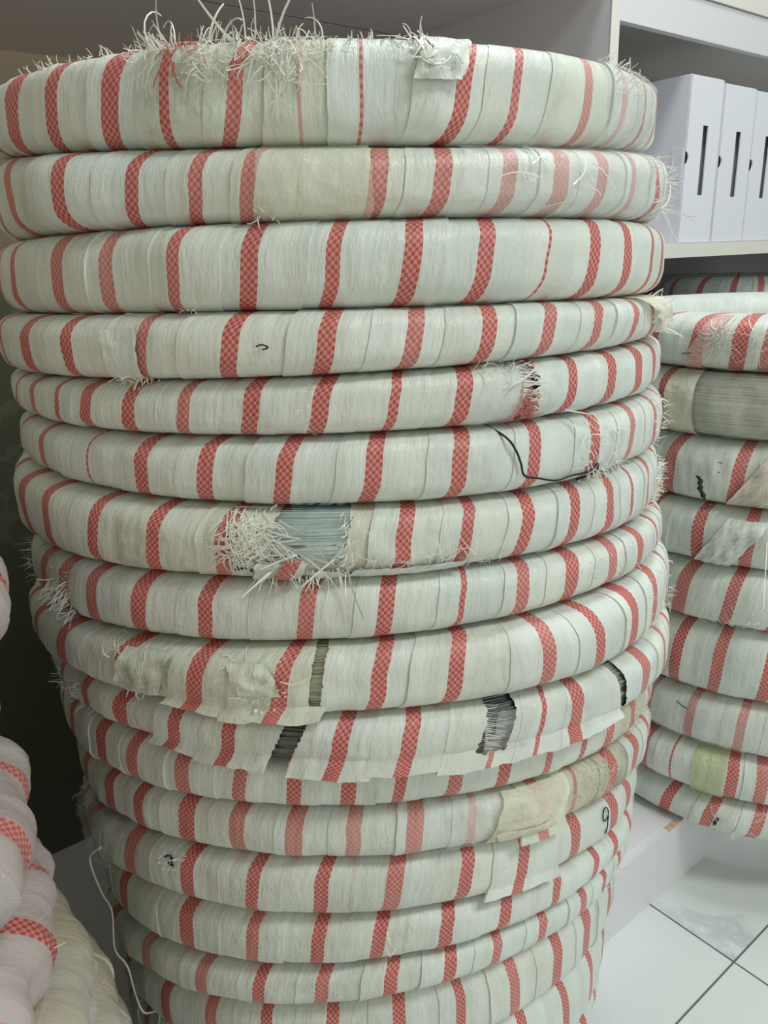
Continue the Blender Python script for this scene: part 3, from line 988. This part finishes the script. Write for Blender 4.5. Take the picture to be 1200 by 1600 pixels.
c = coils[5]
line_on(c, 'tie_wire', [(0.382, 1.0), (0.398, 0.72), (0.418, 0.36), (0.430, 0.0), (0.441, -0.35), (0.49, -0.52), (0.545, -0.69), (0.59, -0.60), (0.648, -0.60), (0.672, -0.40), (0.676, -0.70), (0.655, -0.95)], 0.00085, M['black'], 0.004, 5, 'bent black tie wire')
t = Threads(c)
t.flat(50, 0.60, 0.80, -0.75, 0.7, 0.012)
t.tuft(50, 0.66, 0.80, -0.95, -0.55, (0.1, 0.7, -0.5), 0.7, 0.011)
t.tuft(34, 1.0, 1.25, -0.9, 0.9, (0.5, 0.8, 0.0), 0.7, 0.014)
t.done()

# the torn coil: shredded tapes, fuzzy patch, hanging flaps
c = coils[6]
t = Threads(c)
t.flat(150, -0.205, -0.115, -0.25, 0.95, 0.016, 0.0014)
for q in range(26):
    t.strand(c.rng.uniform(-0.12, -0.09), c.rng.uniform(-0.3, 0.8), (0.7, 0.25, c.rng.uniform(-0.9, -0.1)), c.rng.uniform(0.012, 0.030), 0.0011, 0.3)
for q in range(12):
    t.strand(c.rng.uniform(-0.10, 0.03), c.rng.uniform(-0.5, 0.0), (c.rng.uniform(-0.9, 0.9), 0.3, c.rng.uniform(-0.5, 0.8)), c.rng.uniform(0.02, 0.034), 0.0018, 0.3)
t.tuft(40, 0.045, 0.065, -0.6, 0.98, (-0.2, 0.4, -0.4), 0.4, 0.010)
t.tuft(40, -0.16, 0.05, -0.95, -0.6, (0.2, 0.6, -0.8), 0.5, 0.024, 0.0016, 0.8, 0.4)
t.strand(-0.11, 0.98, (0.5, 0.5, 0.7), 0.022, 0.0026, 0.7)
t.strand(0.03, -0.55, (0.25, 0.4, -1.0), 0.045, 0.0022, 0.4)
t.strand(0.05, -0.45, (0.1, 0.4, -1.0), 0.040, 0.002, -0.3)
t.flat(60, 0.07, 0.40, -0.95, -0.3, 0.018, 0.001)
t.tuft(160, 1.10, 1.30, -1.0, 0.5, (0.5, 0.9, 0.1), 0.6, 0.012, 0.0012)
t.done()
patch(c, 'torn_flap', -0.150, -0.045, -1.05, -0.30, 0.0065, M['fabric'], 0.04, 0, 0.003, 14, 10)
patch(c, 'torn_flap', -0.02, 0.055, -1.25, -0.60, 0.0060, M['fabric'], -0.05, 0, 0.003, 12, 8)
patch(c, 'torn_flap', 0.05, 0.30, -1.12, -0.60, 0.0055, M['fabric'], 0.06, 0, 0.003, 18, 8)
t = Threads(c, 'thread_red', 'red_threads')
t.tuft(26, 1.14, 1.28, -0.9, -0.2, (0.6, 0.9, 0.2), 0.6, 0.014, 0.0022)
t.done()
wrap_strip(c, -0.055, 0.045, -0.072, 0.045, -0.030, 0.045, 10.5, M['fabric'], (0.010, 0.010), 6, 60, [lambda f, s: s > -0.22 or s < -0.99], (1, 1, 1, 1), 0, None, 'torn_stripe')

c = coils[7]
t = Threads(c)
t.tuft(70, -0.86, -0.74, -0.75, 0.3, (0.1, 0.7, -0.5), 0.6, 0.020, 0.0013, 0.6, 0.4)
t.flat(16, -0.86, -0.70, -0.5, 0.6, 0.02)
t.tuft(34, -1.25, -1.05, -0.5, 0.5, (-0.5, 0.7, 0.1), 0.6, 0.016, 0.0008)
t.tuft(20, 0.62, 0.95, -0.6, 0.6, (0.0, 0.6, 0.2), 0.7, 0.006)
t.done()

c = coils[8]
t = Threads(c)
t.flat(20, -0.56, -0.42, 0.1, 0.9, 0.024, 0.0016)
t.flat(14, -0.30, -0.12, -0.3, 0.9, 0.02, 0.0014)
t.tuft(40, -0.20, -0.11, -0.9, 0.9, (-0.7, 0.3, 0.0), 0.4, 0.006)
loop = [(-0.180, -0.62), (-0.190, -0.80), (-0.185, -0.99), (-0.165, -0.99), (-0.160, -0.82), (-0.172, -0.70)]
t.tuft(24, -0.56, -0.30, -0.98, -0.85, (0.1, 0.5, -0.8), 0.5, 0.008)
t.tuft(50, 0.86, 1.2, -0.9, 0.9, (0.4, 0.8, 0.0), 0.6, 0.010)
t.strand(-0.074, 1.0, (0.05, 0.2, -1), 0.034, 0.0016, 0.2)
t.done()
line_on(c, 'loose_loop', loop, 0.0016, M['thread'], 0.006, 5)
patch(c, 'loose_patch', -0.225, -0.135, -0.15, 0.75, 0.0055, M['fabric'], -0.03, 0, 0.003, 12, 10).color = DIRTY
patch(c, 'loose_patch', -0.540, -0.400, -0.55, 0.80, 0.0055, M['fabric'], 0.03, 0, 0.003, 14, 10).color = (0.94, 0.93, 0.87, 0.5)

c = coils[9]
t = Threads(c)
for q in range(22):
    s = 0.9 - 1.6 * q / 22
    t.strand(0.292, s, (0.9, 0.15, -0.2), c.rng.uniform(0.006, 0.018), 0.0008, 0.15)
t.tuft(40, -1.0, -0.8, -0.9, 0.5, (-0.5, 0.6, 0.0), 0.7, 0.014, 0.001)
t.done()
patch(c, 'clear_film', 0.30, 0.42, -1.0, 0.7, 0.006, M['film'], 0.03, 0, 0.003, 12, 12)

c = coils[10]
t = Threads(c, 'thread_dirty', 'dirty_fibres')
t.flat(80, 0.74, 1.05, -0.9, 0.9, 0.010, 0.001)
t.tuft(60, 0.74, 1.1, -0.9, 0.9, (0.1, 0.6, 0.2), 0.8, 0.007, 0.0008)
t.done()

c = coils[11]
patch(c, 'cream_tape', 0.345, 0.555, -1.10, 0.92, 0.0055, M['tape_cream'], 0.03, 0, 0.0016, 22, 16, 'cream packing tape patch')
patch(c, 'cream_tape', 0.355, 0.50, -1.05, -0.30, 0.0070, M['tape_cream'], -0.02, 0, 0.0016, 16, 8)
t = Threads(c, 'thread_dirty', 'dirty_fibres')
t.flat(110, 0.55, 0.76, -0.85, 0.95, 0.009, 0.001)
t.tuft(110, 0.60, 0.80, -0.9, 1.0, (0.1, 0.6, 0.2), 0.8, 0.008, 0.0009)
t.done()
patch(c, 'clear_film', 0.22, 0.335, -0.95, 0.9, 0.005, M['film'], 0.0, 0, 0.004, 14, 14)

c = coils[12]
nine = [(0.020, 0.36), (0.018, 0.50), (0.012, 0.60), (0.004, 0.58), (0.000, 0.46), (0.001, 0.32), (0.006, 0.22), (0.013, 0.22), (0.020, 0.32), (0.021, 0.10), (0.020, -0.10), (0.015, -0.32)]
nine = [(0.784 + a * 1.6 + 0.035 * max(0.0, s - 0.1), s) for a, s in nine]
line_on(c, 'marker_digit', nine, 0.0006, M['ink'], 0.0032, 6, 'handwritten 9 in dark marker')
line_on(c, 'ink_smear', [(-0.535, 0.55), (-0.52, 0.62), (-0.505, 0.50), (-0.52, 0.42), (-0.50, 0.38)], 0.0009, M['ink'], 0.0025)
patch(c, 'clear_film', -1.15, -0.74, -0.98, 0.9, 0.007, M['film'], 0.04, 0, 0.005, 26, 14)
t = Threads(c)
t.tuft(24, -0.56, -0.46, 0.2, 0.9, (-0.2, 0.6, 0.1), 0.6, 0.006)
t.tuft(12, 0.40, 0.46, -0.5, 0.9, (0.2, 0.6, 0.0), 0.6, 0.008)
t.tuft(30, -1.2, -0.9, 0.2, 1.0, (-0.4, 0.6, 0.3), 0.7, 0.014, 0.001)
t.strand(0.72, 0.98, (-0.3, 0.5, 0.6), 0.018, 0.0016, 1.2)
t.done()
v, f = [], []
q0 = [c.at(-0.80, 0.1, 0.006), c.at(-0.86, -0.5, 0.010), coils[13].at(-0.93, 0.0, 0.014), coils[13].at(-0.90, -0.6, 0.012), coils[14].at(-0.88, 0.0, 0.012),
      coils[14].at(-0.84, -0.7, 0.012), coils[15].at(-0.82, 0.2, 0.010), coils[15].at(-0.78, -0.4, 0.010), coils[15].at(-0.80, -0.95, 0.010), coils[16].at(-0.79, 0.0, 0.010)]
tube(v, f, smooth_path(q0, 5), 0.0011)
tw = obj('twine', v, f, M['thread'], None, True)
tw['label'] = 'white twine dangling down the lower left side of the big stack'
tw['category'] = 'twine'

c = coils[13]
t = Threads(c)
t.tuft(10, 0.05, 0.15, -0.9, 0.9, (0.0, 0.5, -0.4), 0.5, 0.01)
t.done()
c = coils[14]
t = Threads(c)
t.tuft(20, 0.8, 1.1, -0.9, 0.9, (0.3, 0.6, -0.2), 0.6, 0.012)
t.done()


# ------------------------------------------------------------------ the stack at the right
RC = (0.649, 1.255)
RR = 0.31
R_Z = [0.910, 0.8369, 0.7462, 0.6529, 0.5648, 0.4726, 0.3574, 0.2695, 0.1881, 0.1245]
R_LABELS = [
    'topmost coil of the right-hand stack, pink taped stripe and loose white fibres',
    'second coil of the right-hand stack, bare greenish wire under clear film',
    'third coil of the right-hand stack, dark slit between two wraps of sacking',
    'fourth coil of the right-hand stack, with a loose film flap hanging down',
    'fifth coil of the right-hand stack, stripes leaning strongly to the left',
    'thick sixth coil of the right-hand stack, clean with two parallel red stripes',
    'seventh coil of the right-hand stack, shiny film and a small staple at left',
    'eighth coil of the right-hand stack, carrying a yellow-green tape patch',
    'lowest coil of the right-hand stack, hanging over the edge of the platform',
]
R_ST = [[(-0.60, 9), (-0.387, 20), (-0.208, 20), (-0.09, 20)], [(-0.517, 18), (0.35, 18)], [(-0.461, 18), (-0.156, 18), (0.05, 18)], [(-0.286, 17), (-0.074, 17), (0.15, 17)],
        [(-0.337, 19), (-0.126, 17), (0.08, 17)], [(-0.344, 15), (-0.154, 15), (0.064, 15)], [(-0.261, 14), (-0.029, 14), (0.18, 14)],
        [(-0.454, 15), (-0.30, 4), (-0.014, 15), (0.116, 15)], [(-0.325, 16), (-0.118, 16), (0.098, 16)]]
R_K = [0.018, 0.0, 0.022, 0.010, 0.030, 0.020, 0.014, 0.004, 0.030]
R_HOLES = {1: [Hole(-0.37, 0.25, -2, 2, 0, 0.0, 20)], 2: [Hole(-0.318, -0.292, -0.9, -0.1, -0.03, 0.012, 21)]}
rc = []
for i in range(9):
    root = thing('wire_coil', R_LABELS[i], 'wire coil', (RC[0], RC[1], (R_Z[i] + R_Z[i + 1]) / 2), 'striped wire coils in the right-hand stack')
    tilt = (0.0, 0.0)
    lo = (R_Z[i + 1] - 0.0, 0.0, 0.0)
    hi = (R_Z[i], 0.0, 0.0)
    c = Coil(root, RC[0] + (0.004, 0.0, 0.002, -0.002, 0.0, 0.002, 0.006, -0.004, 0.002)[i], RC[1], RR, 0.05, lo, hi, 61 + i, 2.9, 0.004, 0.0033, -0.45)
    rc.append(c)
    tn = {-1: (0.92, 0.91, 0.89, 0.8)}
    dress(c, R_ST[i], M['fabric'], R_K[i], None, (-1.5, 1.3), R_HOLES.get(i, ()), None, {1: 0.1, 3: 0.2}, None, 0.24, 0.04)
c = rc[0]
patch(c, 'pink_tape', -0.405, -0.325, -0.98, 0.98, 0.005, M['tape_cream'], 0.06, 0, 0.002, 10, 14).data.materials[0] = film_material('pinkish_tape', (0.80, 0.52, 0.47), 0.30, 0.3)
t = Threads(c)
t.flat(50, -0.32, -0.26, -0.2, 0.6, 0.02, 0.0016, 0.005)
t.flat(30, -0.17, 0.05, -0.8, 0.9, 0.03, 0.0016, 0.005)
t.tuft(20, -0.10, 0.10, 0.8, 1.0, (0.1, 0.4, 0.6), 0.7, 0.014)
t.done()
line_on(c, 'staple', [(-0.44, -0.36), (-0.42, -0.33), (-0.405, -0.33)], 0.0011, M['wire_dark'], 0.006, 3)
c = rc[1]
wire_bundle(c, -0.45, 0.38, M['wire_olive'], 34, 24, 0.004)
patch(c, 'clear_film', -0.40, 0.36, -0.95, 0.95, 0.003, M['film'], 0.0, 0, 0.003, 34, 14)
patch(c, 'cream_tape', -0.50, -0.367, -0.95, 0.96, 0.0055, M['tape_cream'], 0.0, 0, 0.001, 10, 12)
t = Threads(c)
t.tuft(20, -0.05, 0.15, -0.95, -0.7, (0.1, 0.6, -0.2), 0.7, 0.018)
t.done()
c = rc[2]
wire_bundle(c, -0.40, -0.22, M['wire_dark'], 30)
patch(c, 'torn_flap', -0.13, 0.10, -1.3, 0.95, 0.008, M['film_wrap'], 0.10, 0, 0.006, 18, 14).color = (1.25, 1.25, 1.4, 1)
t = Threads(c)
t.tuft(40, -0.13, 0.1, 0.4, 1.0, (0.1, 0.5, -0.2), 0.7, 0.02, 0.001)
t.done()
c = rc[3]
patch(c, 'torn_flap', -0.25, -0.09, -1.28, 0.75, 0.009, M['fabric'], 0.09, 0, 0.005, 18, 14)
t = Threads(c)
t.strand(0.0, 0.2, (0.05, 0.4, -1), 0.09, 0.002, 0.1)
t.tuft(12, -0.30, -0.25, 0.8, 1.0, (0.0, 0.7, -0.3), 0.5, 0.016)
t.done()
c = rc[4]
t = Threads(c)
t.flat(26, -0.22, -0.06, -0.98, -0.8, 0.02, 0.0014, 0.004)
t.tuft(30, -0.04, 0.08, -0.8, 0.4, (0.1, 0.6, 0.0), 0.7, 0.012)
t.strand(-0.42, -0.2, (0.9, 0.5, -0.5), 0.03, 0.0016, 0.3)
t.done()
c = rc[6]
patch(c, 'clear_film', -0.52, 0.0, -0.96, 0.95, 0.005, M['film'], 0.0, 0, 0.004, 24, 14)
line_on(c, 'staple', [(-0.33, 0.60), (-0.30, 0.50), (-0.275, 0.48)], 0.0012, M['wire_dark'], 0.008, 3)
c = rc[7]
patch(c, 'green_tape', -0.193, -0.044, -0.98, 0.98, 0.005, M['tape_green'], 0.0, 0, 0.001, 12, 12, 'yellow-green tape patch')
c = rc[8]
line_on(c, 'ink_mark', [(-0.075, 0.1), (-0.07, 0.2), (-0.08, -0.1), (-0.085, -0.25)], 0.0022, M['ink'], 0.003, 4)
t = Threads(c)
t.flat(16, -0.12, 0.08, -0.8, 0.9, 0.03, 0.0012, 0.006)
t.tuft(16, 0.0, 0.1, -0.5, 0.9, (0.1, 0.6, -0.4), 0.6, 0.02, 0.0012)
t.done()

# one more coil in the dark bay behind the right-hand stack
p = sh(1.0, 0.265, 0)
root = thing('wire_coil', 'striped coil lying in the dark bay under the shelf of white boxes', 'wire coil', (p.x, p.y, 0.858))
c = Coil(root, p.x, p.y, 0.228, 0.05, (0.805, 0, 0), (0.910, 0, 0), 90, 2.6, 0.004, 0.0033, -0.45)
dress(c, [(-1.05, 16), (-0.80, 16), (-0.38, 18), (0.0, 16), (0.3, 16)], M['fabric'], 0.03, None, (-1.6, 1.4), (), None, {0: 0.3}, None, 0.3)

# ------------------------------------------------------------------ the stack at the left edge
LC = (-0.466, 0.385)
L_SPEC = [  # z top, z bottom, radius, kind
    (0.838, 0.752, 0.231, 'p'), (0.752, 0.668, 0.210, 'p'), (0.668, 0.582, 0.220, 'p'), (0.582, 0.495, 0.224, 'p'),
    (0.495, 0.430, 0.240, 'c'), (0.430, 0.355, 0.257, 'c'), (0.355, 0.280, 0.271, 'c'), (0.280, 0.200, 0.271, 'c'), (0.200, 0.1245, 0.257, 'c')]
L_LABELS = [
    'highest pinkish sacking coil at the left edge of the photo',
    'pinkish sacking coil under the highest one at the left edge, set back a little',
    'pinkish sacking coil at the left edge with a long slanting red stripe',
    'lowest pinkish sacking coil at the left edge, resting on the cream film-wrapped coils',
    'uppermost cream coil in crinkled film at lower left, against the pinkish sacking',
    'cream coil in crinkled film at lower left, second of the film-wrapped ones',
    'cream coil in crinkled film at lower left, nearest to the big stack',
    'cream coil in crinkled film at lower left, second lowest of its stack',
    'bottom cream film-wrapped coil at lower left, on the platform',
]
for i, (zt, zb, r, kd) in enumerate(L_SPEC):
    root = thing('wire_coil', L_LABELS[i], 'wire coil', (LC[0], LC[1], (zt + zb) / 2), 'pinkish coils at the left edge' if kd == 'p' else 'cream film-wrapped coils at lower left')
    c = Coil(root, LC[0], LC[1], r, 0.055 if kd == 'p' else 0.036, (zb, 0, 0), (zt, 0, 0), 120 + i, 2.2 if kd == 'p' else 2.0, 0.010 if kd == 'p' else 0.005, 0.003, 1.0)
    if kd == 'p':
        st = [(-0.6 + 0.02 * i, 16), (-0.22, 16), (0.12 - 0.05 * i, 16), (0.45, 16), (0.78, 14)]
        dress(c, st, M['fabric_pink'], -0.045 if i in (1, 3) else -0.03, None, (-1.3, 1.5), (), None, None, None, 0.32, 0.05)
        t = Threads(c)
        t.tuft(10, 0.0, 0.8, -0.6, 0.6, (0.3, 0.8, 0.3), 0.8, 0.014, 0.001)
        t.done()
    else:
        dress(c, [(-0.5, 0), (-0.1, 0), (0.2, 0), (0.6, 0)], M['film_wrap'], 0.02, None, (-1.3, 1.5), (), None, None, None, 0.4, 0.08)
        patch(c, 'clear_film', -0.9, 1.0, -0.95, 0.98, 0.004, M['film'], 0.0, 0, 0.006, 60, 12)
